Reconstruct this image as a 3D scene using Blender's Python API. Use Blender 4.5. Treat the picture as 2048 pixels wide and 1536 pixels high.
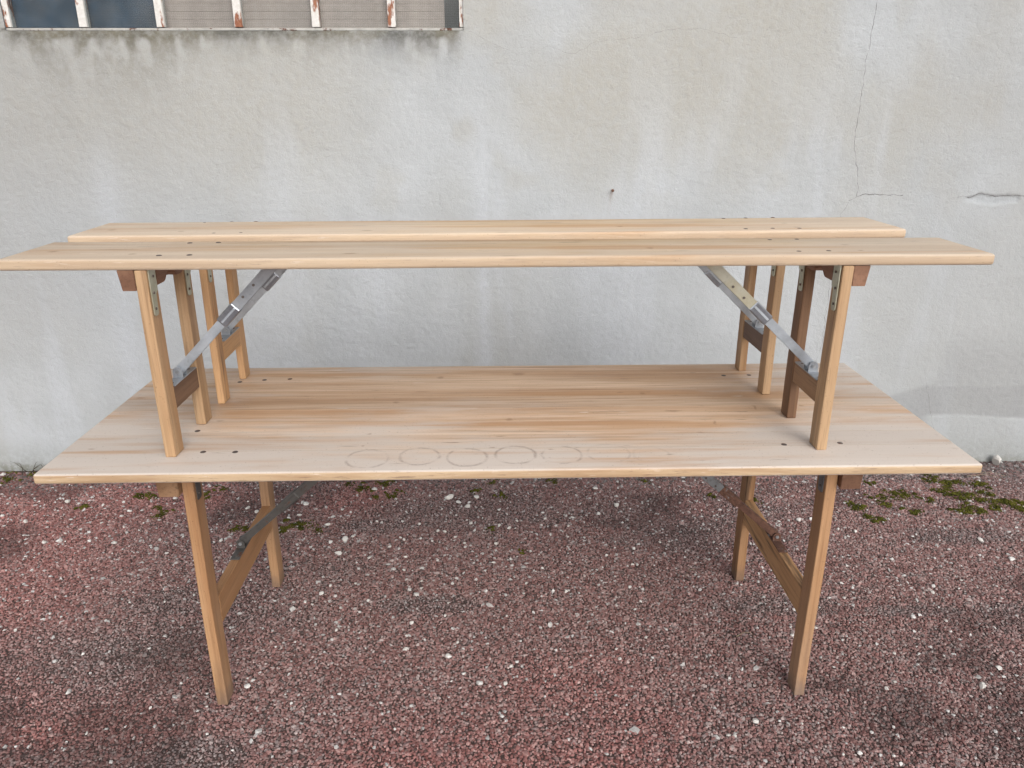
import bpy, bmesh, math, random
import numpy as np
from mathutils import Vector, Matrix

# ------------------------------------------------------------------ scene, camera, light
sc = bpy.context.scene
for o in list(bpy.data.objects): bpy.data.objects.remove(o)
COL = sc.collection

cam = bpy.data.cameras.new('camera'); cam_o = bpy.data.objects.new('camera', cam); COL.objects.link(cam_o)
RX = Vector((0.99977287, -0.02121625, -0.00201894)); UY = Vector((0.00906759, 0.33772718, 0.94120037)); FW = Vector((0.01928689, 0.9410049, -0.33784285))
CAM = Vector((-0.03594733, -1.61252898, 1.55413572))
m = Matrix((RX, UY, -FW)).transposed().to_4x4(); m.translation = CAM
cam_o.matrix_world = m
cam.sensor_width = 36; cam.lens = 27.177; cam.clip_start = .05; cam.clip_end = 500
sc.camera = cam_o

SUN_DIR = Vector((0.30, -0.95, 0.66)).normalized()          # towards the sun, behind the veil of cloud
elev = math.asin(SUN_DIR.z); rot = math.atan2(SUN_DIR.x, SUN_DIR.y)
w = bpy.data.worlds.new('World'); sc.world = w; w.use_nodes = True
nt = w.node_tree; nt.nodes.clear()
sky = nt.nodes.new('ShaderNodeTexSky'); sky.sky_type = 'NISHITA'; sky.sun_disc = False
sky.sun_elevation = elev; sky.sun_rotation = rot; sky.dust_density = 4; sky.air_density = 1.0; sky.ozone_density = 1.0
hs = nt.nodes.new('ShaderNodeHueSaturation'); hs.inputs['Saturation'].default_value = .34
bg = nt.nodes.new('ShaderNodeBackground'); bg.inputs['Strength'].default_value = .15
wo = nt.nodes.new('ShaderNodeOutputWorld')
nt.links.new(sky.outputs[0], hs.inputs['Color']); nt.links.new(hs.outputs[0], bg.inputs['Color']); nt.links.new(bg.outputs[0], wo.inputs[0])
sun = bpy.data.lights.new('sun', 'SUN'); sun.energy = .72; sun.angle = math.radians(60); sun.color = (1, .985, .965)
sun_o = bpy.data.objects.new('sun', sun); COL.objects.link(sun_o)
sun_o.rotation_euler = (-SUN_DIR).to_track_quat('-Z', 'Y').to_euler(); sun_o.location = (1, -3, 5)
sc.view_settings.view_transform = 'Standard'; sc.view_settings.look = 'None'
sc.view_settings.exposure = 0.27; sc.view_settings.gamma = 1; sc.view_settings.use_curve_mapping = False

random.seed(7); rng = np.random.RandomState(11)

# ------------------------------------------------------------------ helpers
def tag(o, label=None, cat=None, group=None, kind=None):
    for k, v in (('label', label), ('category', cat), ('group', group), ('kind', kind)):
        if v: o[k] = v
    return o
def mesh_obj(name, me, mat=None, parent=None, smooth=False):
    o = bpy.data.objects.new(name, me); COL.objects.link(o)
    if mat is not None and not me.materials: me.materials.append(mat)
    if parent is not None: o.parent = parent
    if smooth: me.shade_smooth()
    return o
def bm_obj(name, bm, mat=None, parent=None, smooth=False):
    me = bpy.data.meshes.new(name); bmesh.ops.recalc_face_normals(bm, faces=bm.faces); bm.to_mesh(me); bm.free()
    return mesh_obj(name, me, mat, parent, smooth)
def empty(name, loc=(0, 0, 0), rz=0):
    o = bpy.data.objects.new(name, None); COL.objects.link(o); o.location = loc; o.rotation_euler = (0, 0, rz); o.empty_display_size = .1
    return o
def add_box(bm, x0, x1, y0, y1, z0, z1, bev=.002, seg=2, edges=None):
    r = bmesh.ops.create_cube(bm, size=1)
    vs = r['verts']
    for v in vs:
        v.co = ((x0 + x1) / 2 + v.co.x * (x1 - x0), (y0 + y1) / 2 + v.co.y * (y1 - y0), (z0 + z1) / 2 + v.co.z * (z1 - z0))
    es = list({e for v in vs for e in v.link_edges})
    if edges: es = [e for e in es if edges(e)]
    if bev > 0: bmesh.ops.bevel(bm, geom=es, offset=bev, segments=seg, profile=.5, affect='EDGES')
    return vs
def box(name, b, mat, parent, bev=.002, seg=2, edges=None):
    bm = bmesh.new(); add_box(bm, *b, bev=bev, seg=seg, edges=edges)
    return bm_obj(name, bm, mat, parent)
def add_prism(bm, pts, ax, a0, a1, bev=0):
    """polygon pts in the plane across axis ax, extruded from a0 to a1"""
    def P(p, a): return {0: (a, p[0], p[1]), 1: (p[0], a, p[1]), 2: (p[0], p[1], a)}[ax]
    A = [bm.verts.new(P(p, a0)) for p in pts]; B = [bm.verts.new(P(p, a1)) for p in pts]
    n = len(pts)
    fs = [bm.faces.new(A), bm.faces.new(B[::-1])] + [bm.faces.new((A[i], B[i], B[(i + 1) % n], A[(i + 1) % n])) for i in range(n)]
    if bev: bmesh.ops.bevel(bm, geom=list(fs[0].edges) + list(fs[1].edges), offset=bev, segments=2, affect='EDGES')
def _h(ix, iy, seed):
    n = (ix.astype(np.int64) * 374761393 + iy.astype(np.int64) * 668265263 + seed * 69069) & 0x7fffffff
    n = ((n ^ (n >> 13)) * 1274126177) & 0x7fffffff
    return ((n ^ (n >> 16)) & 0xffff) / 65535.0
def vnoise(x, y, seed=0):
    ix = np.floor(x); iy = np.floor(y); fx = x - ix; fy = y - iy
    fx = fx * fx * (3 - 2 * fx); fy = fy * fy * (3 - 2 * fy)
    a = _h(ix, iy, seed); b = _h(ix + 1, iy, seed); c = _h(ix, iy + 1, seed); d = _h(ix + 1, iy + 1, seed)
    return (a + (b - a) * fx) * (1 - fy) + (c + (d - c) * fx) * fy
def fbm(x, y, seed=0, oct=4, gain=.5):
    s = 0; a = 1; t = 0
    for i in range(oct):
        s = s + a * vnoise(x * 2 ** i + 17.3 * i, y * 2 ** i - 9.1 * i, seed + i * 7); t += a; a *= gain
    return s / t
def sstep(a, b, x):
    t = np.clip((x - a) / (b - a), 0, 1); return t * t * (3 - 2 * t)

# ------------------------------------------------------------------ material helpers
class NT:
    def __init__(self, name):
        self.mat = bpy.data.materials.new(name); self.mat.use_nodes = True
        self.t = self.mat.node_tree; self.t.nodes.clear()
        self.out = self.n('OutputMaterial'); self.b = self.n('BsdfPrincipled'); self.l(self.b.outputs[0], self.out.inputs[0])
    def n(self, kind, **kw):
        nd = self.t.nodes.new('ShaderNode' + kind)
        for k, v in kw.items(): setattr(nd, k, v)
        return nd
    def l(self, a, b): self.t.links.new(a, b)
    def put(self, sock, v):
        if hasattr(v, 'is_output') or isinstance(v, bpy.types.NodeSocket): self.l(v, sock)
        else: sock.default_value = v
    def math(self, op, a, b=0.0, c=0.0, clamp=False):
        nd = self.n('Math', operation=op, use_clamp=clamp)
        for i, v in enumerate((a, b, c)): self.put(nd.inputs[i], v)
        return nd.outputs[0]
    def mix(self, f, a, b, mode='MIX'):
        nd = self.n('Mix', data_type='RGBA', blend_type=mode)
        self.put(nd.inputs[0], f); self.put(nd.inputs[6], a if not isinstance(a, tuple) else (*a, 1)); self.put(nd.inputs[7], b if not isinstance(b, tuple) else (*b, 1))
        return nd.outputs[2]
    def ramp(self, v, lo, hi, a=0.0, b=1.0):
        nd = self.n('MapRange', interpolation_type='SMOOTHSTEP')
        for i, q in enumerate((v, lo, hi, a, b)): self.put(nd.inputs[i], q)
        return nd.outputs[0]
    def obj(self): return self.n('TexCoord').outputs['Object']
    def mapping(self, v, scale=(1, 1, 1), loc=(0, 0, 0), rot=(0, 0, 0)):
        nd = self.n('Mapping'); self.l(v, nd.inputs[0]); nd.inputs['Scale'].default_value = scale; nd.inputs['Location'].default_value = loc; nd.inputs['Rotation'].default_value = rot
        return nd.outputs[0]
    def noise(self, v, scale, detail=3, rough=.5, dist=0):
        nd = self.n('TexNoise'); self.l(v, nd.inputs['Vector']); nd.inputs['Scale'].default_value = scale; nd.inputs['Detail'].default_value = detail; nd.inputs['Roughness'].default_value = rough; nd.inputs['Distortion'].default_value = dist
        return nd.outputs[0]
    def bump(self, h, dist, strength=1.0, normal=None):
        nd = self.n('Bump'); self.put(nd.inputs['Height'], h); nd.inputs['Distance'].default_value = dist; nd.inputs['Strength'].default_value = strength
        if normal is not None: self.l(normal, nd.inputs['Normal'])
        return nd.outputs[0]
    def attr(self, name, kind='GEOMETRY', out='Color'):
        nd = self.n('Attribute', attribute_type=kind); nd.attribute_name = name; return nd.outputs[out]
    def set(self, **kw):
        for k, v in kw.items():
            self.put(self.b.inputs[k.replace('_', ' ')], v if not isinstance(v, tuple) else (*v, 1))
        return self.mat

def wood(name, light, dark, axis=0, grey=0.0, top=False, stain=0.0, rings=None, bleach=0.0, seed=0.0, knots=.0, marks=(), feet=False):
    """wood whose grain runs along the given axis; object coordinates are the coordinates of the whole piece of furniture"""
    m = NT(name); oc = m.obj()
    def S(along, across):
        s = [across] * 3; s[axis] = along; return tuple(s)
    rnd = m.n('ObjectInfo').outputs['Random']
    off = m.n('CombineXYZ'); 
    for i in range(3): m.put(off.inputs[i], m.math('MULTIPLY_ADD', rnd, 7.0 + i, seed))
    va = m.n('VectorMath', operation='ADD'); m.l(oc, va.inputs[0]); m.l(off.outputs[0], va.inputs[1]); v = va.outputs[0]
    # warp so that the growth lines wander
    wv = m.n('VectorMath', operation='MULTIPLY_ADD'); nz = m.n('TexNoise'); m.l(m.mapping(v, S(1.3, 3)), nz.inputs['Vector']); nz.inputs['Scale'].default_value = 1.0; nz.inputs['Detail'].default_value = 2
    m.l(nz.outputs['Color'], wv.inputs[0]); wv.inputs[1].default_value = (.02, .02, .02); m.l(v, wv.inputs[2]); v2 = wv.outputs[0]
    band = m.noise(m.mapping(v2, S(.55, 16)), 1, 3, .55)
    fine = m.noise(m.mapping(v2, S(2.2, 110)), 1, 3, .6)
    hair = m.noise(m.mapping(v2, S(9, 520)), 1, 2, .5)
    blot = m.noise(m.mapping(v, S(2.2, 6)), 1, 3, .5)
    col = m.mix(m.ramp(band, .36, .66), light, dark)
    col = m.mix(m.math('MULTIPLY', m.ramp(fine, .46, .74), .7), col, tuple(c * .70 for c in dark))
    col = m.mix(m.math('MULTIPLY', m.ramp(hair, .52, .72), .38), col, tuple(c * .5 for c in dark))
    col = m.mix(m.math('MULTIPLY', m.ramp(blot, .45, .75), .35), col, tuple(min(1, c * 1.15) for c in light))
    # small dark flecks and the odd knot drawn out along the grain
    vor = m.n('TexVoronoi'); m.l(m.mapping(v2, S(3.2, 15)), vor.inputs['Vector']); vor.inputs['Scale'].default_value = 1
    sel = m.n('SeparateColor'); m.l(vor.outputs['Color'], sel.inputs[0])
    fl = m.math('MULTIPLY', m.ramp(vor.outputs['Distance'], .045, .10, 1, 0), m.math('GREATER_THAN', sel.outputs[0], .62))
    fl = m.math('MULTIPLY', fl, m.ramp(fine, .3, .6))
    col = m.mix(m.math('MULTIPLY', fl, .7 + knots), col, tuple(c * .33 for c in dark))
    if stain > 0:
        st = m.noise(m.mapping(v, S(2.0, 26)), 1, 4, .65)
        col = m.mix(m.math('MULTIPLY', m.ramp(st, .54, .68), stain), col, (.07, .045, .03))
    if bleach > 0:
        bl = m.noise(m.mapping(oc, S(1.1, 4.2)), 1, 4, .6); bl2 = m.noise(m.mapping(oc, S(7, 40), (3, 1, 0)), 1, 3, .6)
        sep = m.n('SeparateXYZ'); m.l(oc, sep.inputs[0])
        edge = m.ramp(sep.outputs[1], .03, .30, .26, 0)
        endl = m.math('MULTIPLY', m.ramp(m.math('ABSOLUTE', sep.outputs[0]), .55, 1.05), .22)
        f = m.math('ADD', m.math('ADD', bl, m.math('MULTIPLY', bl2, .25)), m.math('ADD', edge, endl))
        col = m.mix(m.math('MULTIPLY', m.ramp(f, .60, .92), bleach), col, (.57, .52, .475))
        og = m.noise(m.mapping(oc, S(.9, 13), (2, 9, 0)), 1, 4, .6); col = m.mix(m.math('MULTIPLY', m.ramp(og, .50, .66), .65), col, (.45, .255, .125))
        # sawn edges: tan, flecked with dirt
        sn = m.n('SeparateXYZ'); m.l(m.n('TexCoord').outputs['Normal'], sn.inputs[0])
        em = m.ramp(m.math('ABSOLUTE', sn.outputs[2]), .25, .75, 1, 0)
        e1 = m.noise(m.mapping(oc, (14, 30, 150), (0, 3, 0)), 1, 4, .65); e2 = m.noise(m.mapping(oc, (2.5, 8, 40), (4, 0, 0)), 1, 3, .6)
        ec = m.mix(m.ramp(e2, .35, .65), (.52, .385, .245), (.37, .24, .135)); ec = m.mix(m.math('MULTIPLY', m.ramp(e1, .56, .70), .75), ec, (.20, .13, .085)); ec = m.mix(m.math('MULTIPLY', m.ramp(e1, .28, .42, 1, 0), .6), ec, (.70, .62, .54))
        col = m.mix(m.math('MULTIPLY', em, min(1, bleach * 1.05)), col, ec)
        # pale scuffs
        sc1 = m.noise(m.mapping(oc, (3, 55, 55), (0, 0, 0), (0, 0, .5)), 1, 2, .5)
        sc2 = m.noise(m.mapping(oc, (16, 16, 16), (5, 2, 0)), 1, 2, .5)
        col = m.mix(m.math('MULTIPLY', m.math('MULTIPLY', m.ramp(sc1, .70, .74), m.ramp(sc2, .52, .62)), .7), col, (.74, .69, .62))
        dg = m.noise(m.mapping(oc, (9, 60, 60), (1, 4, 0)), 1, 3, .6)
        col = m.mix(m.math('MULTIPLY', m.ramp(dg, .66, .76), .6), col, (.17, .11, .07))
    if rings:
        jt = m.n('VectorMath', operation='MULTIPLY_ADD'); jn_ = m.n('TexNoise'); m.l(oc, jn_.inputs['Vector']); jn_.inputs['Scale'].default_value = 34; m.l(jn_.outputs['Color'], jt.inputs[0]); jt.inputs[1].default_value = (.009, .009, 0); m.l(oc, jt.inputs[2])
        sep = m.n('SeparateXYZ'); m.l(jt.outputs[0], sep.inputs[0]); tot = None
        pn = m.noise(oc, 26, 2, .5); pn2 = m.noise(oc, 300, 3, .6)
        for (cx, cy, r, s) in rings:
            dx = m.math('SUBTRACT', sep.outputs[0], cx); dy = m.math('SUBTRACT', sep.outputs[1], cy)
            d = m.math('SQRT', m.math('ADD', m.math('MULTIPLY', dx, dx), m.math('MULTIPLY', dy, dy)))
            q = m.math('MULTIPLY', m.ramp(m.math('ABSOLUTE', m.math('SUBTRACT', d, r)), .0000, .0062, 1, 0), s)
            tot = q if tot is None else m.math('MAXIMUM', tot, q)
        tot = m.math('MULTIPLY', tot, m.math('MULTIPLY', m.ramp(pn, .38, .60, .06, .6), m.ramp(pn2, .3, .6, .5, 1)))
        col = m.mix(tot, col, (.20, .145, .12))
    if marks:                                       # knots, gouges and bruises of this piece, each at its own place
        mw = m.n('VectorMath', operation='MULTIPLY_ADD'); mn = m.n('TexNoise'); m.l(oc, mn.inputs['Vector']); mn.inputs['Scale'].default_value = 55; mn.inputs['Detail'].default_value = 3
        m.l(mn.outputs['Color'], mw.inputs[0]); mw.inputs[1].default_value = (.016, .008, 0); m.l(oc, mw.inputs[2]); ms_ = m.n('SeparateXYZ'); m.l(mw.outputs[0], ms_.inputs[0]); tot = None
        for (kx, ky, krx, kry) in marks:
            ax_ = m.math('MULTIPLY', m.math('SUBTRACT', ms_.outputs[0], kx + .008), 1 / krx); ay_ = m.math('MULTIPLY', m.math('SUBTRACT', ms_.outputs[1], ky + .004), 1 / (kry * .62))
            q = m.ramp(m.math('SQRT', m.math('ADD', m.math('MULTIPLY', ax_, ax_), m.math('MULTIPLY', ay_, ay_))), .15, 1.15, 1, 0)
            tot = q if tot is None else m.math('MAXIMUM', tot, q)
        col = m.mix(m.math('MULTIPLY', tot, .5), col, (.22, .125, .065))
    if feet:
        sz_ = m.n('SeparateXYZ'); m.l(oc, sz_.inputs[0]); fz_ = m.math('ADD', sz_.outputs[2], m.math('MULTIPLY', m.noise(oc, 40, 3, .6), -.06))
        col = m.mix(m.ramp(fz_, -.03, .045, .65, 0), col, (.15, .105, .085))
    if grey > 0:
        gr = m.noise(m.mapping(oc, S(1.5, 5), (7, 7, 7)), 1, 4, .6)
        col = m.mix(m.math('MULTIPLY', m.ramp(gr, .42, .72), grey), col, (.34, .29, .25))
    spk = m.noise(oc, 210, 2, .6); col = m.mix(m.math('MULTIPLY', m.ramp(spk, .64, .76), .5), col, tuple(c * .35 for c in dark))
    tone = m.n('HueSaturation'); m.put(tone.inputs['Value'], m.math('MULTIPLY_ADD', rnd, .24, .87)); tone.inputs['Saturation'].default_value = 1; m.l(col, tone.inputs['Color'])
    nb = m.bump(m.math('ADD', m.math('MULTIPLY', fine, .6), m.math('MULTIPLY', hair, .4)), .0012, .55)
    nb = m.bump(m.noise(oc, 60, 3, .6), .0012, .35, nb)
    return m.set(Base_Color=tone.outputs[0], Roughness=m.ramp(blot, .3, .7, .5, .68), Normal=nb, Specular_IOR_Level=.35)

def metal(name, base, rough=.42, tint=None, tint_f=0.0, rust=0.0, metallic=.55, grime=.3, dummy=0):
    m = NT(name); oc = m.obj(); rnd = m.n('ObjectInfo').outputs['Random']
    va = m.n('VectorMath', operation='ADD'); m.l(oc, va.inputs[0]); cb = m.n('CombineXYZ'); m.put(cb.inputs[0], m.math('MULTIPLY', rnd, 9)); m.l(cb.outputs[0], va.inputs[1]); v = va.outputs[0]
    a = m.noise(v, 18, 4, .6); b = m.noise(v, 70, 3, .6)
    col = m.mix(m.ramp(a, .35, .7), base, tuple(c * .72 for c in base))
    if tint: col = m.mix(m.math('MULTIPLY', m.ramp(a, .35, .6), tint_f), col, tint)
    col = m.mix(m.math('MULTIPLY', m.ramp(b, .55, .75), grime), col, tuple(c * .35 for c in base))
    met = metallic
    if rust > 0:
        rn = m.noise(v, 26, 4, .65); f = m.ramp(rn, .62 - rust * .35, .72 - rust * .35)
        col = m.mix(f, col, m.mix(m.ramp(b, .3, .7), (.085, .040, .028), (.15, .075, .05)))
        met = m.math('MULTIPLY_ADD', f, -metallic, metallic); rough = m.math('MULTIPLY_ADD', f, .35, rough)
    return m.set(Base_Color=col, Metallic=met, Roughness=rough, Normal=m.bump(b, .0008, .3))

def plain(name, col, rough=.7, var=.3, scale=60, **kw):
    m = NT(name); a = m.noise(m.obj(), scale, 3, .6)
    c = m.mix(m.ramp(a, .3, .7), tuple(x * (1 - var) for x in col), tuple(min(1, x * (1 + var * .5)) for x in col))
    return m.set(Base_Color=c, Roughness=rough, Normal=m.bump(a, .001, .4), **kw)

# ------------------------------------------------------------------ ground: red chip surface
WY, WT = 1.6044, -0.0041                       # wall face y = WY + WT*x
def patch_fields(x, y):
    """grey (dusty, worn) and dark (moist, mossy) patches of the surface"""
    g = sstep(.56, .76, fbm(x * 1.3, y * 2.6, 3, 4)) * .65
    for (cx, cy, rx, ry, s) in [(-.28, .56, .22, .05, .9), (.9, .53, .22, .06, .8), (1.32, .49, .16, .035, .9), (1.75, .95, .22, .06, .8), (1.64, .49, .12, .04, .8),
                                (-.80, -.09, .13, .10, 1.0), (-1.22, .37, .2, .05, .8), (-.50, 1.08, .16, .06, .8), (-1.1, .6, .22, .09, .7), (.6, .95, .3, .06, .5), (1.85, 1.5, .7, .07, .8), (-.6, 1.5, .8, .06, .4)]:
        d = ((x - cx) / rx) ** 2 + ((y - cy) / ry) ** 2
        g = np.maximum(g, s * (1 - sstep(.35, 1.5, d + (fbm(x * 9, y * 9, 5, 3) - .5) * 1.2)))
    k = sstep(.58, .74, fbm(x * 2.1 + 5, y * 3.3, 21, 4)) * .9
    k = np.maximum(k, sstep(1.40, 1.6, y - .07 * (fbm(x * 6, y * 0, 8, 3) - .5)) * .75)
    k = np.maximum(k, .9 * (1 - sstep(.4, 1.6, ((x + 2.1) / .35) ** 2 + ((y - 1.5) / .14) ** 2)))
    return g, k

gm = NT('red_chip_surface'); oc = gm.obj()
vor = gm.n('TexVoronoi'); gm.l(oc, vor.inputs['Vector']); vor.inputs['Scale'].default_value = 130
sc_ = gm.n('SeparateColor'); gm.l(vor.outputs['Color'], sc_.inputs[0])
cr = gm.mix(gm.ramp(sc_.outputs[0], 0, 1), (.20, .105, .096), (.36, .24, .22))
cr = gm.mix(gm.math('MULTIPLY', gm.ramp(sc_.outputs[1], .75, .9), .6), cr, (.14, .125, .12))
cr = gm.mix(gm.ramp(vor.outputs['Distance'], .3, .75), cr, (.07, .048, .043))
gmask = gm.attr('near', 'GEOMETRY', 'Fac')
cr = gm.mix(gmask, cr, (.07, .046, .041))
GROUND = gm.set(Base_Color=cr, Roughness=.9, Normal=gm.bump(vor.outputs['Distance'], .004, -.8))
xs = np.concatenate([np.linspace(-45, -3.4, 14), np.linspace(-3, 3, 121), np.linspace(3.4, 45, 14)])
ys = np.concatenate([np.linspace(-45, -1.2, 12), np.linspace(-.8, 1.6, 49), np.array([1.8, 2.5, 5, 12])])
X, Y = np.meshgrid(xs, ys); Zg = (fbm(X * 3, Y * 3, 2, 3) - .5) * .006 - .003
nx, ny = len(xs), len(ys)
me = bpy.data.meshes.new('ground')
idx = np.arange(nx * ny).reshape(ny, nx)
F = np.stack([idx[:-1, :-1], idx[:-1, 1:], idx[1:, 1:], idx[1:, :-1]], -1).reshape(-1, 4)
me.from_pydata(np.stack([X, Y, Zg], -1).reshape(-1, 3).tolist(), [], F.tolist())
at = me.attributes.new('near', 'FLOAT', 'POINT'); at.data.foreach_set('value', ((np.abs(X) < 2.95) & (Y > -.75)).astype(np.float32).ravel())
tag(mesh_obj('ground', me, GROUND, smooth=True), kind='structure')

# loose and bound chips: one object, instanced stone by stone on a cloud of points
def build_gravel():
    pitch = .0067
    gx = np.arange(-2.95, 2.95, pitch); gy = np.arange(-.70, 1.598, pitch)
    PX, PY = np.meshgrid(gx, gy); n = PX.size
    PX = PX.ravel() + rng.uniform(-.55, .55, n) * pitch; PY = PY.ravel() + rng.uniform(-.55, .55, n) * pitch
    keep = PY < WY + WT * PX - .001
    PX, PY = PX[keep], PY[keep]; n = PX.size
    g, k = patch_fields(PX, PY)
    base = .0029 + .0016 * rng.beta(1.6, 3, n) * 2
    base *= 1 - .22 * g
    edge = sstep(1.30, 1.58, PY)                       # coarser, loose stones gather along the wall
    base *= 1 + edge * rng.uniform(0, .7, n)
    big = rng.rand(n) < .035; base[big] *= rng.uniform(1.3, 1.8, big.sum())
    z = (fbm(PX * 3, PY * 3, 2, 3) - .5) * .006 - .0015 + (fbm(PX * 40, PY * 40, 4, 2) - .5) * .004
    z += rng.uniform(-.0012, .0012, n)
    scl = np.stack([base * rng.uniform(.85, 1.35, n), base * rng.uniform(.75, 1.1, n), base * rng.uniform(.55, .85, n)], -1)
    rotv = np.stack([rng.normal(0, .35, n), rng.normal(0, .35, n), rng.uniform(0, 6.28, n)], -1)
    pal = np.array([[.285, .163, .152], [.235, .126, .116], [.345, .235, .22], [.20, .098, .090], [.38, .31, .295], [.10, .072, .067], [.26, .20, .195]])
    pr = np.array([.25, .19, .21, .12, .08, .07, .08])
    ci = rng.choice(len(pal), n, p=pr); c = pal[ci] * rng.uniform(.74, 1.26, n)[:, None]
    c = c * 1.07
    lum = c.mean(1)
    greyc = np.stack([lum * 1.04, lum * .91, lum * .90], -1) * .95
    gf = np.clip(g, 0, 1)[:, None] * rng.uniform(.15, .85, n)[:, None]; c = c * (1 - gf) + greyc * gf
    c *= (1 - .42 * np.clip(k, 0, 1))[:, None]
    red = np.maximum(sstep(.55, .7, fbm(PX * 1.1 - 3, PY * 1.4, 31, 3)), sstep(-1.2, -1.7, PX) * .9)[:, None]
    c = c * (1 + red * np.array([.12, -.08, -.10]))
    wh = rng.rand(n) < (.007 + .014 * sstep(.2, .9, PY)); scl[wh] *= rng.uniform(1.0, 1.6, wh.sum())[:, None]; c[wh] = np.array([.56, .545, .53]) * rng.uniform(.75, 1.15, wh.sum())[:, None]
    ew = rng.rand(n) < .35 * edge; c[ew] = np.array([.17, .155, .15]) * rng.uniform(.4, 1.5, ew.sum())[:, None]
    me = bpy.data.meshes.new('gravel'); me.vertices.add(n)
    me.vertices.foreach_set('co', np.stack([PX, PY, z], -1).astype(np.float32).ravel())
    for nm, ty, arr in (('scl', 'FLOAT_VECTOR', scl), ('rotv', 'FLOAT_VECTOR', rotv)):
        a = me.attributes.new(nm, ty, 'POINT'); a.data.foreach_set('vector', arr.astype(np.float32).ravel())
    a = me.attributes.new('tint', 'FLOAT_COLOR', 'POINT'); a.data.foreach_set('color', np.concatenate([c, np.ones((n, 1))], 1).astype(np.float32).ravel())
    a = me.attributes.new('pick', 'INT', 'POINT'); a.data.foreach_set('value', rng.randint(0, 3, n).astype(np.int32))
    mm = NT('stone_chip'); ti = mm.attr('tint', 'INSTANCER')
    nz = mm.noise(mm.obj(), 1.4, 3, .6)
    mm.set(Base_Color=mm.mix(mm.ramp(nz, .3, .7), mm.mix(1.0, ti, (.78, .78, .78), 'MULTIPLY'), ti), Roughness=.72, Specular_IOR_Level=.4)
    o = mesh_obj('gravel', me, mm.mat)
    ng = bpy.data.node_groups.new('gravel_stones', 'GeometryNodeTree')
    ng.interface.new_socket('Geometry', in_out='INPUT', socket_type='NodeSocketGeometry'); ng.interface.new_socket('Geometry', in_out='OUTPUT', socket_type='NodeSocketGeometry')
    N = ng.nodes; L = ng.links.new
    gi = N.new('NodeGroupInput'); go = N.new('NodeGroupOutput')
    jn = N.new('GeometryNodeJoinGeometry')
    for v in range(3):
        ic = N.new('GeometryNodeMeshIcoSphere'); ic.inputs['Radius'].default_value = 1; ic.inputs['Subdivisions'].default_value = 1
        sp = N.new('GeometryNodeSetPosition'); rv = N.new('FunctionNodeRandomValue'); rv.data_type = 'FLOAT_VECTOR'
        rv.inputs[0].default_value = (-.36,) * 3; rv.inputs[1].default_value = (.36,) * 3; rv.inputs['Seed'].default_value = v + 3
        L(ic.outputs[0], sp.inputs['Geometry']); L(rv.outputs[0], sp.inputs['Offset'])
        sm = N.new('GeometryNodeSetMaterial'); sm.inputs['Material'].default_value = mm.mat; L(sp.outputs[0], sm.inputs['Geometry'])
        gti = N.new('GeometryNodeGeometryToInstance'); L(sm.outputs[0], gti.inputs[0]); L(gti.outputs[0], jn.inputs[0])
    ip = N.new('GeometryNodeInstanceOnPoints'); ip.inputs['Pick Instance'].default_value = True
    L(gi.outputs[0], ip.inputs['Points']); L(jn.outputs[0], ip.inputs['Instance'])
    for nm, ty, sk in (('pick', 'INT', 'Instance Index'), ('rotv', 'FLOAT_VECTOR', 'Rotation'), ('scl', 'FLOAT_VECTOR', 'Scale')):
        na = N.new('GeometryNodeInputNamedAttribute'); na.data_type = ty; na.inputs['Name'].default_value = nm
        L(na.outputs[0], ip.inputs[sk])
    L(ip.outputs[0], go.inputs[0])
    md = o.modifiers.new('stones', 'NODES'); md.node_group = ng
    tag(o, 'red brown stone chips covering the ground', 'gravel', kind='stuff')
build_gravel()

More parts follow.
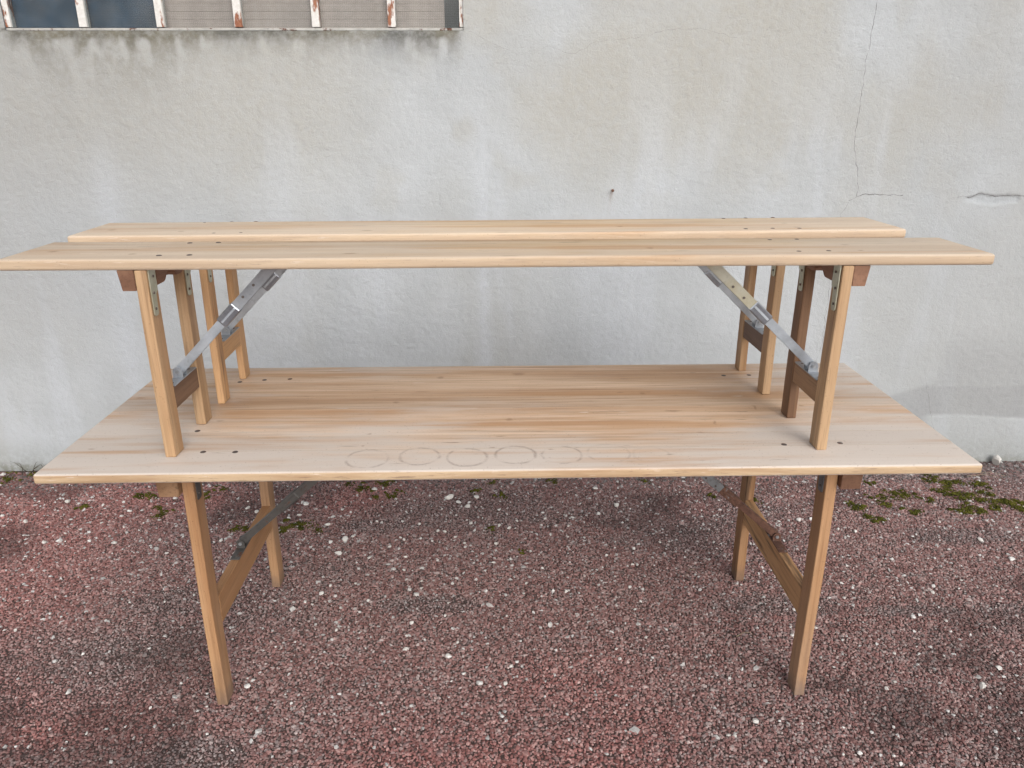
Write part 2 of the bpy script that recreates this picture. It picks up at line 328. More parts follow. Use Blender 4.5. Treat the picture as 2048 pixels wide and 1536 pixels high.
# ------------------------------------------------------------------ rendered wall
WIN = (-1.872, -.151, 1.826, 2.62)            # opening x0, x1, z0, z1
def poly(ts, pts): 
    p = np.array(sorted(pts)); return np.interp(ts, p[:, 0], p[:, 1])
def build_wall():
    fx = np.arange(-2.7, 2.7001, .0065); fz = np.arange(0, 2.1001, .0065)
    xs = np.concatenate([np.linspace(-24, -2.75, 40), fx, np.linspace(2.75, 24, 40)])
    zs = np.concatenate([[-.15, -.05], fz, np.linspace(2.15, 4.2, 24)])
    for e, arr in ((WIN[0], 'x'), (WIN[1], 'x'), (WIN[2], 'z'), (WIN[3], 'z')):
        A = xs if arr == 'x' else zs; A[np.argmin(np.abs(A - e))] = e
    X, Z = np.meshgrid(xs, zs); nx, nz = len(xs), len(zs)
    d = np.zeros_like(X)                                     # towards the camera, metres
    d += (fbm(X * 2.2, Z * 2.2, 41, 3) - .5) * .007 + (fbm(X * 9, Z * 9, 42, 3) - .5) * .0035
    rough = fbm(X * 75, Z * 75, 43, 2); d += (rough - .5) * .0022 * (.45 + .9 * fbm(X * 1.7, Z * 1.7, 44, 2))
    # spalled hollow beside the long horizontal crack
    sx = (X - 1.985) / .135; top = poly(X, [(1.83, 1.19), (1.90, 1.199), (1.935, 1.206), (1.955, 1.2165), (2.017, 1.206), (2.06, 1.21), (2.12, 1.204), (2.15, 1.20)]) + (fbm(X * 60, Z * 0, 51, 2) - .5) * .006
    bot = poly(X, [(1.85, 1.19), (1.90, 1.188), (1.945, 1.170), (2.0, 1.166), (2.08, 1.172), (2.115, 1.178), (2.13, 1.203)]) + (fbm(X * 50, Z * 0, 52, 2) - .5) * .008
    sp = sstep(0, .004, top - Z) * sstep(-.002, .012, Z - bot) * (np.abs(sx) < 1)
    d -= sp * (.004 + .009 * (fbm(X * 40, Z * 40, 53, 3) - .3))
    # proud, patched foot of the wall on the right
    pt = .222 + (fbm(X * 5, Z * 0, 55, 3) - .5) * .03
    pl = sstep(1.87, 1.95, X) * sstep(-.012, .006, pt - Z); d += pl * .0022
    d += sstep(.05, 0, Z) * 0 if False else 0
    open_ = (X > WIN[0] + 1e-6) & (X < WIN[1] - 1e-6) & (Z > WIN[2] + 1e-6) & (Z < WIN[3] - 1e-6)
    # broken arris under the window
    ed = np.exp(-np.clip(WIN[2] - Z, 0, 1) / .012) * (X > WIN[0] - .02) * (X < WIN[1] + .02) * (Z < WIN[2] + .002)
    d -= ed * .006 * fbm(X * 30, Z * 30, 57, 3)
    Y = WY + WT * X - d
    cx = (X[:-1, :-1] + X[1:, 1:]) / 2; cz = (Z[:-1, :-1] + Z[1:, 1:]) / 2
    keep = ~((cx > WIN[0]) & (cx < WIN[1]) & (cz > WIN[2]) & (cz < WIN[3]))
    idx = np.arange(nx * nz).reshape(nz, nx)
    F = np.stack([idx[:-1, :-1], idx[:-1, 1:], idx[1:, 1:], idx[1:, :-1]], -1)[keep]
    me = bpy.data.meshes.new('rendered_wall')
    V = np.stack([X, Y, Z], -1).reshape(-1, 3)
    nv = len(V); nf = len(F)
    # reveal of the opening, top and back so that the wall is a solid thing
    ex = []; ef = []
    def q(a, b, c, e):
        i = nv + len(ex); ex.extend([a, b, c, e]); ef.append((i, i + 1, i + 2, i + 3))
    x0, x1, z0, z1 = WIN; yf = lambda x: WY + WT * x + .004; yb = WY + .16
    q((x0, yf(x0), z0), (x1, yf(x1), z0), (x1, yb, z0), (x0, yb, z0)); q((x0, yf(x0), z1), (x0, yb, z1), (x1, yb, z1), (x1, yf(x1), z1))
    q((x0, yf(x0), z0), (x0, yb, z0), (x0, yb, z1), (x0, yf(x0), z1)); q((x1, yf(x1), z0), (x1, yf(x1), z1), (x1, yb, z1), (x1, yb, z0))
    q((-24, WY + .1, 4.2), (24, WY - .1, 4.2), (24, WY + .3, 4.2), (-24, WY + .3, 4.2)); q((-24, WY + .3, -.15), (-24, WY + .3, 4.2), (24, WY + .3, 4.2), (24, WY + .3, -.15))
    q((-24, WY + .1, -.15), (-24, WY + .1, 4.2), (-24, WY + .3, 4.2), (-24, WY + .3, -.15)); q((24, WY - .1, -.15), (24, WY + .3, -.15), (24, WY + .3, 4.2), (24, WY - .1, 4.2))
    allv = np.concatenate([V, np.array(ex)]).astype(np.float32); allf = np.concatenate([F.reshape(-1, 4), np.array(ef)]).astype(np.int32)
    me.vertices.add(len(allv)); me.vertices.foreach_set('co', allv.ravel())
    me.loops.add(allf.size); me.loops.foreach_set('vertex_index', allf.ravel())
    me.polygons.add(len(allf)); me.polygons.foreach_set('loop_start', np.arange(0, allf.size, 4, dtype=np.int32))
    me.update(calc_edges=True); me.validate()
    ne = len(ex)
    def fattr(nm, arr, fill=0.0):
        a = me.attributes.new(nm, 'FLOAT', 'POINT'); a.data.foreach_set('value', np.concatenate([arr.ravel(), np.full(ne, fill)]).astype(np.float32))
    BIG = 1.0
    jz = (fbm(Z * 45, X * 0, 61, 3) - .5) * .012; jx = (fbm(X * 45, Z * 0, 62, 3) - .5) * .012
    A = [(2.4, 1.43), (1.93, 1.415), (1.853, 1.412), (1.72, 1.4035), (1.5085, 1.402), (1.387, 1.406), (1.319, 1.4286), (1.22, 1.4475), (1.2, 1.442)]
    ca = X - poly(Z, A) - jz; ca = np.where((Z > 1.197), ca, BIG)
    B = [(1.39, 1.13), (1.411, 1.186), (1.442, 1.2), (1.477, 1.214), (1.58, 1.21), (1.859, 1.2046), (1.915, 1.196), (1.9526, 1.214), (2.017, 1.204), (2.11, 1.2036), (2.7, 1.22)]
    cb = Z - poly(X, B) - jx; cb = np.where((X > 1.412) & ((X < 1.64) | (X > 1.86)), cb, BIG)
    Cc = [(1.187, 1.412), (1.13, 1.39), (1.0, 1.386), (.8426, 1.3842), (.6823, 1.3846), (.5922, 1.3858), (.489, 1.3708)]
    cc = X - poly(Z, Cc) - jz; cc = np.where((Z < 1.187) & (Z > .47), cc, BIG)
    D = [(-.1454, 1.8329), (-.0606, 1.793), (.0538, 1.74), (.1686, 1.77), (.2746, 1.7434), (.35, 1.7874), (.5026, 1.8012), (.6349, 1.8273), (.749, 1.836), (.8862, 1.801)]
    cd = Z - poly(X, D) - jx; cd = np.where((X > -.145) & (X < .9), cd, BIG)
    E = [(.47, 1.858), (.4503, 1.8625), (.3316, 1.8952), (.1853, 1.9446), (.1356, 1.9607)]
    ce = X - poly(Z, E) - jz; ce = np.where((Z < .46) & (Z > .13), ce, BIG)
    for nm, a in (('crack_a', ca), ('crack_b', cb), ('crack_c', cc), ('crack_d', cd), ('crack_e', ce)): fattr(nm, a, BIG)
    # dirt washed down from the window sill
    below = WIN[2] - Z; run = .07 + .13 * fbm(X * 4.2, Z * .0 + 3, 71, 3) ** 1.5 * 2
    dirt = np.exp(-np.clip(below, 0, 3) / (run * .36)) * sstep(.26, .56, fbm(X * 22, Z * 9, 72, 4) + .45 * np.exp(-np.clip(below, 0, 3) / .022)) * (below > -.01)
    dirt *= sstep(WIN[0] - .06, WIN[0] + .05, X) * sstep(WIN[1] + .02, WIN[1] - .05, X)
    fattr('dirt', np.clip(dirt * 1.35, 0, 1))
    # warm (bare, weathered) areas against pale limewash; upper left also deepened as painted edge falloff
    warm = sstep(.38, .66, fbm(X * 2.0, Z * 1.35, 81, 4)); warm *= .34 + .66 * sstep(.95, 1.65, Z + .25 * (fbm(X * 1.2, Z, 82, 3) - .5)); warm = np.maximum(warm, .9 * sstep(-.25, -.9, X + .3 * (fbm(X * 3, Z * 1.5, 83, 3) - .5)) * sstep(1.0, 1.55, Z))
    small = sstep(.52, .78, fbm(X * 6.5, Z * 5.5, 84, 3)) * sstep(.9, 1.3, Z) * .45
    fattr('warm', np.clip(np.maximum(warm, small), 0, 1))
    pale = sstep(.52, .72, fbm(X * 5.5, Z * 1.1, 91, 4)) * sstep(1.9, 1.35, Z) * .5
    pale = np.maximum(pale, .8 * np.exp(-((X + .085) / .035) ** 2) * sstep(1.8, 1.3, Z) * fbm(X * 9, Z * 3, 92, 3) * 1.4)
    pale = np.maximum(pale, .7 * np.exp(-((X + 1.60 - .03 * (Z - 1.2)) / .06) ** 2) * sstep(1.55, 1.2, Z))
    fattr('pale', np.clip(pale, 0, 1))
    # rising moisture on the right, darker tidemark on top; plus painted edge shade
    dl = poly(X, [(-3, .0), (1.35, .05), (1.66, .335), (1.87, .39), (2.31, .40), (3, .42)]) + (fbm(X * 4, Z * 0, 95, 3) - .5) * .03
    damp_edge_shade = sstep(-.01, .03, dl - Z) * (1 - pl) * sstep(1.3, 1.9, X) * .75
    damp_edge_shade = np.maximum(damp_edge_shade, .55 * sstep(1.85, 2.0, X + .1 * (fbm(X * 4, Z * 4, 97, 3) - .5)) * sstep(.78, .45, Z) * (1 - pl))
    foot = np.maximum(sstep(.16, .0, Z + .1 * (fbm(X * 5, Z * 5, 98, 3) - .5)) * .6, sstep(.055, .01, Z + .05 * (fbm(X * 16, Z * 16, 99, 3) - .5)) * 1.2)
    damp_edge_shade = np.maximum(damp_edge_shade, .40 * sstep(-.6, -2.0, X + .5 * (fbm(X * 1.6, Z * 1.2, 96, 4) - .5)) * sstep(.3, .9, Z)); damp_edge_shade = np.maximum(damp_edge_shade, .22 * sstep(1.0, 2.2, X + .5 * (fbm(X * 1.6, Z * 1.2, 94, 4) - .5)))  # left and right thirds darkened: lens edge falloff painted into the wall colour
    fattr('damp_edge_shade', np.clip(damp_edge_shade, 0, 1)); fattr('foot', foot); fattr('spall', np.clip(sp + pl * .3, 0, 1))
    rust = np.exp(-((X - .4383 + .02 * np.clip(1.23 - Z, 0, 1) / .06 * .4) / .0045) ** 2) * (Z < 1.235) * np.exp(-np.clip(1.235 - Z, 0, 1) / .03)
    fattr('rust', rust)
    m = NT('lime_render'); oc = m.obj()
    f = lambda n: m.attr(n, 'GEOMETRY', 'Fac')
    n1 = m.noise(oc, 3.2, 5, .6); n2 = m.noise(oc, 42, 4, .65); n3 = m.noise(oc, 190, 3, .6)
    col = m.mix(m.ramp(n1, .35, .68), (.402, .426, .442), (.445, .472, .492))
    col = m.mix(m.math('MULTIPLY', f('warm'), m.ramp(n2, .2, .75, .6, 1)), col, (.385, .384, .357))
    col = m.mix(m.math('MULTIPLY', f('pale'), m.ramp(n2, .25, .7, .4, .95)), col, (.485, .52, .56))
    col = m.mix(m.math('MULTIPLY', f('damp_edge_shade'), m.ramp(n1, .2, .7, .5, .85)), col, (.235, .24, .245))
    col = m.mix(m.math('MULTIPLY', f('foot'), m.ramp(n2, .3, .6, .3, .8)), col, (.225, .23, .205))
    col = m.mix(m.math('MULTIPLY', f('spall'), .6), col, (.36, .385, .405))
    dk = m.math('MULTIPLY', f('dirt'), m.ramp(n2, .25, .65, .55, 1))
    col = m.mix(m.math('MULTIPLY', dk, .86), col, m.mix(m.ramp(n1, .4, .6), (.075, .073, .062), (.14, .128, .09)))
    col = m.mix(m.math('MULTIPLY', f('rust'), .8), col, (.22, .12, .06))
    col = m.mix(m.math('MULTIPLY', m.ramp(n3, .60, .78), .45), col, (.20, .195, .185))
    col = m.mix(m.math('MULTIPLY', m.ramp(n3, .22, .40, 1, 0), .25), col, (.60, .62, .64))
    crk = None
    wn = m.ramp(m.noise(oc, 30, 3, .6), .35, .7, .15, 1.0)
    for nm, wd in (('crack_a', .0013), ('crack_b', .0019), ('crack_c', .0012), ('crack_d', .0008), ('crack_e', .001)):
        q = m.ramp(m.math('DIVIDE', m.math('ABSOLUTE', f(nm)), m.math('MULTIPLY', wn, wd)), .5, 1.5, 1, 0)
        if nm in ('crack_d', 'crack_e'): q = m.math('MULTIPLY', q, .6)
        crk = q if crk is None else m.math('MAXIMUM', crk, q)
    col = m.mix(m.math('MULTIPLY', crk, .8), col, (.10, .095, .09))
    h = m.math('ADD', m.math('MULTIPLY', n2, .6), m.math('MULTIPLY', n3, .4))
    nb = m.bump(h, .0052, .9); nb = m.bump(crk, .004, -.8, nb)
    m.set(Base_Color=col, Roughness=.93, Normal=nb, Specular_IOR_Level=.2)
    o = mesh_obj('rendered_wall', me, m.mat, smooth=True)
    tag(o, 'weathered grey rendered wall with cracks behind the table', 'wall')
    return o
build_wall()

# dark room behind the window
rm = plain('room_dark', (.035, .035, .04), .9)
bm = bmesh.new(); add_box(bm, -2.6, .6, WY + .31, WY + 3.0, 1.0, 3.0, bev=0)
bm.faces.ensure_lookup_table()
fr = [f for f in bm.faces if f.calc_center_median().y < WY + .4]; bmesh.ops.delete(bm, geom=fr, context='FACES')
tag(bm_obj('room_interior', bm, rm), kind='structure')

# ------------------------------------------------------------------ steel window
paint = NT('old_white_paint'); oc = paint.obj()
p1 = paint.noise(paint.mapping(oc, (1, 1, .35)), 26, 4, .65); p2 = paint.noise(oc, 90, 3, .6); p0 = paint.noise(oc, 3.1, 2, .5)
pc = paint.mix(paint.ramp(p2, .35, .7), (.60, .59, .56), (.70, .695, .68))
rf = paint.ramp(paint.math('ADD', p1, paint.math('MULTIPLY', p0, .35)), .70, .78)
pc = paint.mix(rf, pc, paint.mix(paint.ramp(p2, .3, .7), (.20, .065, .03), (.30, .12, .06)))
PAINT = paint.set(Base_Color=pc, Roughness=.6, Normal=paint.bump(paint.math('SUBTRACT', p2, rf), .001, .5))
FRAMEP = metal('frame_paint', (.44, .435, .41), .65, rust=.2, metallic=0.0, grime=.5)
def glass(name, tint, wire):
    m = NT(name); m.t.nodes.remove(m.b); oc = m.obj()
    sep = m.n('SeparateXYZ'); m.l(oc, sep.inputs[0])
    gx = m.math('PINGPONG', sep.outputs[0], .0035); gz = m.math('PINGPONG', sep.outputs[2], .0042)
    h = m.math('ADD', m.math('MULTIPLY', gx, 120), m.math('MULTIPLY', gz, 160))
    nb = m.bump(h, .0010, .3)
    ln = m.math('MAXIMUM', m.ramp(gx, .0003, .0009, 1, 0), m.ramp(gz, .0003, .0011, 1, 0))
    dirt = m.noise(oc, 8, 4, .6)
    tr = m.n('BsdfTransparent'); m.put(tr.inputs[0], m.mix(m.math('MULTIPLY', ln, .16), tint, tuple(c * .55 for c in tint)))
    gl = m.n('BsdfGlossy'); gl.inputs['Roughness'].default_value = .4; m.l(nb, gl.inputs['Normal'])
    df = m.n('BsdfDiffuse'); df.inputs['Color'].default_value = (.42, .42, .41, 1)
    fr = m.n('Fresnel'); fr.inputs['IOR'].default_value = 1.5; m.l(nb, fr.inputs['Normal'])
    m1 = m.n('MixShader'); m.put(m1.inputs[0], m.math('MULTIPLY_ADD', m.ramp(dirt, .35, .75), 0.07, .012)); m.l(tr.outputs[0], m1.inputs[1]); m.l(df.outputs[0], m1.inputs[2])
    m2 = m.n('MixShader'); m.put(m2.inputs[0], m.math('MULTIPLY', fr.outputs[0], .6, clamp=True)); m.l(m1.outputs[0], m2.inputs[1]); m.l(gl.outputs[0], m2.inputs[2])
    m.l(m2.outputs[0], m.out.inputs[0]); return m.mat
GL = glass('patterned_glass', (.86, .88, .88), .3)
win = empty('steel_window', ((WIN[0] + WIN[1]) / 2, WY + .03, WIN[2]))
tag(win, 'old steel window with rusty white glazing bars in the rendered wall', 'window')
wx, wy, wz = win.location
def wbox(name, x0, x1, y0, y1, z0, z1, mat, parent=win, bev=.0015):
    return box(name, (x0 - wx, x1 - wx, y0 - wy, y1 - wy, z0 - wz, z1 - wz), mat, parent, bev)
Yf = WY + .012
wbox('frame', WIN[0] + .001, WIN[1] - .001, Yf, Yf + .035, WIN[2] + .001, WIN[2] + .010, FRAMEP)
wbox('frame', WIN[0] + .001, WIN[0] + .022, Yf, Yf + .035, WIN[2] + .0125, WIN[3] - .03, PAINT)
wbox('frame', WIN[1] - .016, WIN[1] - .001, Yf, Yf + .035, WIN[2] + .0125, WIN[3] - .03, PAINT)
wbox('frame', WIN[0] + .001, WIN[1] - .001, Yf, Yf + .035, WIN[3] - .0295, WIN[3] - .001, PAINT)
mull = [-1.581, -1.292, -1.001, -.709, -.4226]
for c in mull: wbox('glazing_bar', c - .0145, c + .0145, Yf - .004, Yf + .03, WIN[2] + .0125, WIN[3] - .03, PAINT)
edges = [WIN[0] + .022] + [c + s * .0145 for c in mull for s in (-1, 1)] + [WIN[1] - .016]
for i in range(6):
    a, b = edges[2 * i], edges[2 * i + 1]
    wbox('pane', a + .0005, b - .0005, Yf + .010, Yf + .014, WIN[2] + .0125, WIN[3] - .03, GL, bev=0)
# blind hung behind the glass, then an added tint board
bl = empty('slatted_blind', (-.76, WY + .058, WIN[2] + .02)); tag(bl, 'closed beige slatted blind hanging behind the patterned window panes', 'blind')
BLM = plain('blind_beige', (.60, .505, .465), .7, .12, 20)
for k in range(26):
    bm = bmesh.new(); add_prism(bm, [(-.0012, 0), (0, -.001), (.0016, .0295), (.0006, .0305)], 0, -.53, .535)
    o = bm_obj('slat', bm, BLM, bl); o.location = (0, 0, k * .029 - .035)
    o.location.x = 0
bk = box('sky_tint_board', (-.31, .31, -.004, .004, -.40, .42), plain('sky_tint_board', (.035, .085, .15), .6, .3, 7), None, .002)  # added board, its blue stands in for sky reflected in the panes
bk.location = (-1.60, WY + .062, 2.24); tag(bk, 'dull blue board added behind the leftmost window panes to imitate reflected sky', 'board')

# rusty nail in the wall
ny_ = WY + WT * .4383
bm = bmesh.new()
bmesh.ops.create_cone(bm, cap_ends=True, segments=10, radius1=.0022, radius2=.0022, depth=.05, matrix=Matrix.Translation((0, -.002, 0)) @ Matrix.Rotation(math.radians(90), 4, 'X'))
bmesh.ops.create_cone(bm, cap_ends=True, segments=14, radius1=.0058, radius2=.005, depth=.004, matrix=Matrix.Translation((0, -.028, .0)) @ Matrix.Rotation(math.radians(82), 4, 'X'))
nl = bm_obj('nail', bm, metal('rusty_iron', (.12, .08, .07), .6, rust=.8)); nl.location = (.4383, ny_, 1.2339); tag(nl, 'rusty nail sticking out of the wall above a rust streak', 'nail')

# ------------------------------------------------------------------ wood and metal palette
RINGS = [(-.342, .073, .050, .85), (-.219, .083, .047, .95), (-.105, .075, .048, .9), (.011, .086, .049, 1.0), (.123, .083, .048, .9), (.236, .089, .051, .5), (.338, .078, .043, .25)]
TOPW = wood('tabletop_pine', (.68, .51, .37), (.45, .275, .155), 0, rings=RINGS, bleach=.9, marks=[(-.323,.439,.0127,.0158),(-.211,.651,.0124,.0237),(.031,.677,.0251,.0243),(-.005,.304,.012,.0213),(-.049,.124,.0098,.009),(.094,.109,.0098,.0073),(-.363,.216,.0077,.0097),(-.37,.142,.0062,.0091),(.446,.354,.0274,.0149),(.388,.493,.0116,.0167),(.325,.503,.0147,.0084),(-1.065,.494,.0203,.0124),(-1.033,.141,.0111,.009),(.814,.386,.0084,.0115),(-.777,.314,.0134,.0106),(.68,.374,.0056,.0344),(.54,.269,.0053,.0277)])
SEATW = wood('seat_pine', (.62, .47, .31), (.52, .36, .205), 0, bleach=.45, seed=4, marks=[(-1.028,.101,.0162,.0201),(-.831,.063,.0135,.016),(.816,.128,.0107,.014),(.82,.053,.009,.0129),(-.899,.123,.0701,.0109),(-.342,.053,.0225,.0127),(.345,.096,.0116,.0203)])
LEGW = wood('leg_beech', (.47, .315, .185), (.36, .21, .105), 2, seed=9, stain=.35, knots=.2)
TLEG = wood('table_leg_oiled', (.45, .265, .14), (.35, .185, .088), 2, seed=19, grey=.3, stain=.3, knots=.2, feet=True)
TLEG2 = wood('table_leg_marked', (.40, .23, .12), (.32, .17, .08), 2, stain=.8, seed=23, feet=True)
LEGW2 = wood('leg_beech_marked', (.52, .32, .17), (.43, .24, .11), 2, stain=.75, seed=2, knots=.3)
LEGD = wood('leg_brown', (.21, .12, .068), (.14, .075, .042), 2, seed=14)
RAILD = wood('rail_walnut', (.20, .115, .07), (.13, .07, .042), 1, seed=3)
RAILM = wood('rail_brown', (.33, .20, .115), (.24, .135, .075), 1, seed=6)
RAILL = wood('rail_pale', (.56, .36, .19), (.45, .26, .12), 1, seed=8)
TRAIL = wood('table_rail_oiled', (.45, .255, .13), (.37, .195, .09), 1, seed=18)
RAILS = wood('rail_stained', (.50, .30, .15), (.40, .22, .10), 1, stain=.8, seed=12)
BATW = wood('batten_brown', (.25, .135, .085), (.17, .085, .052), 1, seed=5)
ZINC = metal('zinc_plated_steel', (.38, .41, .45), .45, grime=.35)
ZINCL = metal('pale_zinc', (.47, .52, .58), .46, grime=.3)
ZINCD = metal('worn_sleeve_steel', (.36, .39, .44), .3, grime=.55, metallic=.85)
ZINCY = metal('yellow_zinc', (.50, .50, .43), .42, (.50, .45, .30), .45, grime=.3)
STRAP = metal('hinge_zinc', (.50, .50, .41), .45, (.42, .40, .27), .5, grime=.3)
DARKS = metal('dark_steel', (.135, .13, .125), .5, grime=.4, rust=.12)
GREYS = metal('worn_grey_steel', (.26, .275, .29), .5, grime=.4, rust=.12)
RUSTY = metal('rusty_steel', (.26, .27, .28), .55, rust=.95)
SCREW = metal('screw_head', (.15, .125, .115), .6, grime=.4, rust=.3)

def screw(parent, x, y, z, r=.0055, name='screw'):
    bm = bmesh.new(); bmesh.ops.create_uvsphere(bm, u_segments=12, v_segments=6, radius=r)
    bmesh.ops.delete(bm, geom=[v for v in bm.verts if v.co.z < -1e-5], context='VERTS')
    for v in bm.verts: v.co.z *= .28
    o = bm_obj(name, bm, SCREW, parent, True); o.location = (x, y, z); return o

def strut(parent, yc, side, x0, z0, x1, z1, mats, sleeve_at, wid=.025, dep=.020, sl=.058):
    """folding stay from the rail (x0,z0) up to the underside (x1,z1), seen as a steel channel with a locking sleeve"""
    L = math.hypot(x1 - x0, z1 - z0); ang = math.atan2(z1 - z0, x1 - x0)
    up, low, slv = mats
    def place(bm, name, mat, par=None):
        o = bm_obj(name, bm, mat, parent if par is None else par)
        if par is None:
            o.location = (x0, yc, z0); o.rotation_euler = (0, -ang, 0)
        return o
    def channel(bm, a, b, w, d, t=.002):
        # U profile: web on the upper side, open below
        s = 1 if math.cos(ang) > 0 else -1
        pts = [(-d / 2, -w / 2), (-d / 2, w / 2), (d / 2, w / 2), (d / 2, -w / 2), (d / 2 - t, -w / 2), (d / 2 - t, w / 2 - t), (-d / 2 + t, w / 2 - t), (-d / 2 + t, -w / 2)]
        add_prism(bm, [(p[0], p[1] * s) for p in pts], 0, a, b)
    bm = bmesh.new(); channel(bm, -.002, sleeve_at + .03, wid * .86, dep * .78); lo = place(bm, 'lower_arm', low)
    bm = bmesh.new(); channel(bm, sleeve_at - .02, L, wid, dep); upo = place(bm, 'upper_arm', up)
    for q in (.06, .10):
        if sleeve_at + q < L - .02:
            b2 = bmesh.new(); bmesh.ops.create_cone(b2, cap_ends=True, segments=10, radius1=.0032, radius2=.0032, depth=.003, matrix=Matrix.Translation((sleeve_at + q, -dep / 2 - .0008, .003)) @ Matrix.Rotation(math.radians(90), 4, 'X'))
            bm_obj('rivet', b2, SCREW, upo)
    bm = bmesh.new()
    w2, d2 = wid * 1.16, dep * 1.22
    add_box(bm, sleeve_at - sl / 2, sleeve_at + sl / 2, -d2 / 2, d2 / 2, -w2 / 2, w2 / 2, bev=.003, seg=2)
    s2 = place(bm, 'sleeve', slv)
    b2 = bmesh.new(); add_box(b2, sleeve_at - sl / 2 + .004, sleeve_at + sl / 2 - .004, -d2 / 2 - .0014, -d2 / 2 + .001, -.0035, .0025, bev=.0008)
    bm_obj('seam', b2, low, s2)
    return lo

def bracket(parent, xc, yc, zt, mat, ylen, side):
    """angle bracket screwed on the rail: base plate along the rail, two ears and the pivot bolt"""
    bm = bmesh.new(); add_box(bm, xc - .0135, xc + .0135, yc - ylen / 2, yc + ylen / 2, zt + .0004, zt + .003, bev=.0006)
    br = bm_obj('bracket', bm, mat, parent)
    for s in (-1, 1):
        b2 = bmesh.new(); pts = [(xc - .012, zt + .003), (xc + .012, zt + .003)] + [(xc + .012 * math.cos(t), zt + .018 + .012 * math.sin(t)) for t in np.linspace(0, math.pi, 9)]
        y = yc + s * .0135; add_prism(b2, pts, 1, y - .0011, y + .0011); bm_obj('ear', b2, mat, br)
    b2 = bmesh.new(); bmesh.ops.create_cone(b2, cap_ends=True, segments=14, radius1=.0048, radius2=.0048, depth=.036, matrix=Matrix.Translation((xc, yc, zt + .018)) @ Matrix.Rotation(math.radians(90), 4, 'X'))
    bm_obj('pivot_bolt', b2, metal_b, br)
    for s in (-1, 1): screw(br, xc, yc + s * ylen * .38, zt + .003, .004, 'bracket_screw')
metal_b = metal('bolt_steel', (.40, .42, .44), .4, grime=.4)

def strap(parent, xin, s, y0, ztop, mat, wide=.034, nar=.019, l1=.058, l2=.048):
    """hinge strap on the inner face of a leg: wide upper leaf, narrow lower leaf, screws"""
    bm = bmesh.new()
    pts = [(y0, ztop), (y0 + wide, ztop), (y0 + wide, ztop - l1 * .9), (y0 + nar + .004, ztop - l1), (y0 + nar + .002, ztop - l1 - l2 + .004), (y0 + nar - .002, ztop - l1 - l2), (y0 + .004, ztop - l1 - l2), (y0, ztop - l1 - l2 + .004)]
    a, b = (xin + .0004 * s, xin + .0028 * s); add_prism(bm, pts, 0, min(a, b), max(a, b))
    o = bm_obj('hinge_strap', bm, mat, parent)
    for (dy, dz) in ((wide * .55, .018), (nar * .55, l1 - .004), (nar * .5, l1 + l2 - .016)):
        b2 = bmesh.new(); bmesh.ops.create_cone(b2, cap_ends=True, segments=10, radius1=.0034, radius2=.0028, depth=.0022, matrix=Matrix.Translation((xin + .0035 * s, y0 + dy, ztop - dz)) @ Matrix.Rotation(math.radians(90), 4, 'Y'))
        bm_obj('screw', b2, SCREW, o)

def leg(parent, x0, x1, y0, y1, ztop, mat):
    bm = bmesh.new(); add_box(bm, x0, x1, y0, y1, 0, ztop, bev=.0028, seg=2)
    bmesh.ops.subdivide_edges(bm, edges=[e for e in bm.edges if abs(e.verts[0].co.z - e.verts[1].co.z) > .2], cuts=5, use_grid_fill=True)
    for v in bm.verts:
        t = v.co.z; v.co.x += .0012 * math.sin(t * 9 + x0 * 5); v.co.y += .0010 * math.sin(t * 7 + y0 * 9)
    return bm_obj('leg', bm, mat, parent)

def batten(parent, xa, xb, y0, y1, z0, z1, mat, notch=None, slant=.006):
    """cross batten under the top with a rounded clearance notch for the folded stay"""
    pts = [(y0, z1), (y0 + .0, z0)]
    if notch:
        c, hw, hh = notch
        pts += [(c - hw - .009, z0), (c - hw - .002, z0 + .005)]
        pts += [(c - hw * .9 * math.cos(t), z0 + .007 + (hh - .007) * math.sin(t)) for t in np.linspace(.1, math.pi - .1, 9)]
        pts += [(c + hw + .002, z0 + .005), (c + hw + .009, z0)]
    pts += [(y1, z0), (y1, z1)]
    bm = bmesh.new(); add_prism(bm, pts, 0, min(xa, xb), max(xa, xb), bev=.0012)
    out = xb
    for v in bm.verts:
        if abs(v.co.x - out) < .004 and v.co.z < (z0 + z1) / 2: v.co.x += slant * (1 if xa > xb else -1)
    return bm_obj('batten', bm, mat, parent)

# ------------------------------------------------------------------ table
H = .7651; TT = .0255; TW = .7648
table = empty('folding_table', (0, 0, 0)); tag(table, 'long wooden folding table standing on the red gravel', 'table')
cuts = [0, .118, .205, .297, .392, .484, .58, .672, TW]
for i in range(8):
    a = cuts[i] + (.0004 if i else 0); b = cuts[i + 1] - (.0004 if i < 7 else 0)
    bm = bmesh.new()
    def sel(e, a=a, b=b, i=i):
        p, q = e.verts[0].co, e.verts[1].co
        if abs(p.x) > 1.09 and abs(q.x) > 1.09 and abs(p.x - q.x) < 1e-4:
            if abs(p.z - q.z) < 1e-4: return True
            return (i == 0 and p.y < .01) or (i == 7 and p.y > TW - .01)
        return (i == 0 and p.y < .01 and q.y < .01) or (i == 7 and p.y > TW - .01 and q.y > TW - .01)
    add_box(bm, -1.1, 1.1, a, b, H - TT, H, bev=.0065, seg=4, edges=sel)
    pk = bm_obj('plank', bm, TOPW, table); pk.data.shade_smooth()
    md = pk.modifiers.new('edges', 'EDGE_SPLIT'); md.split_angle = math.radians(40)
LX = .8165; LI = .788
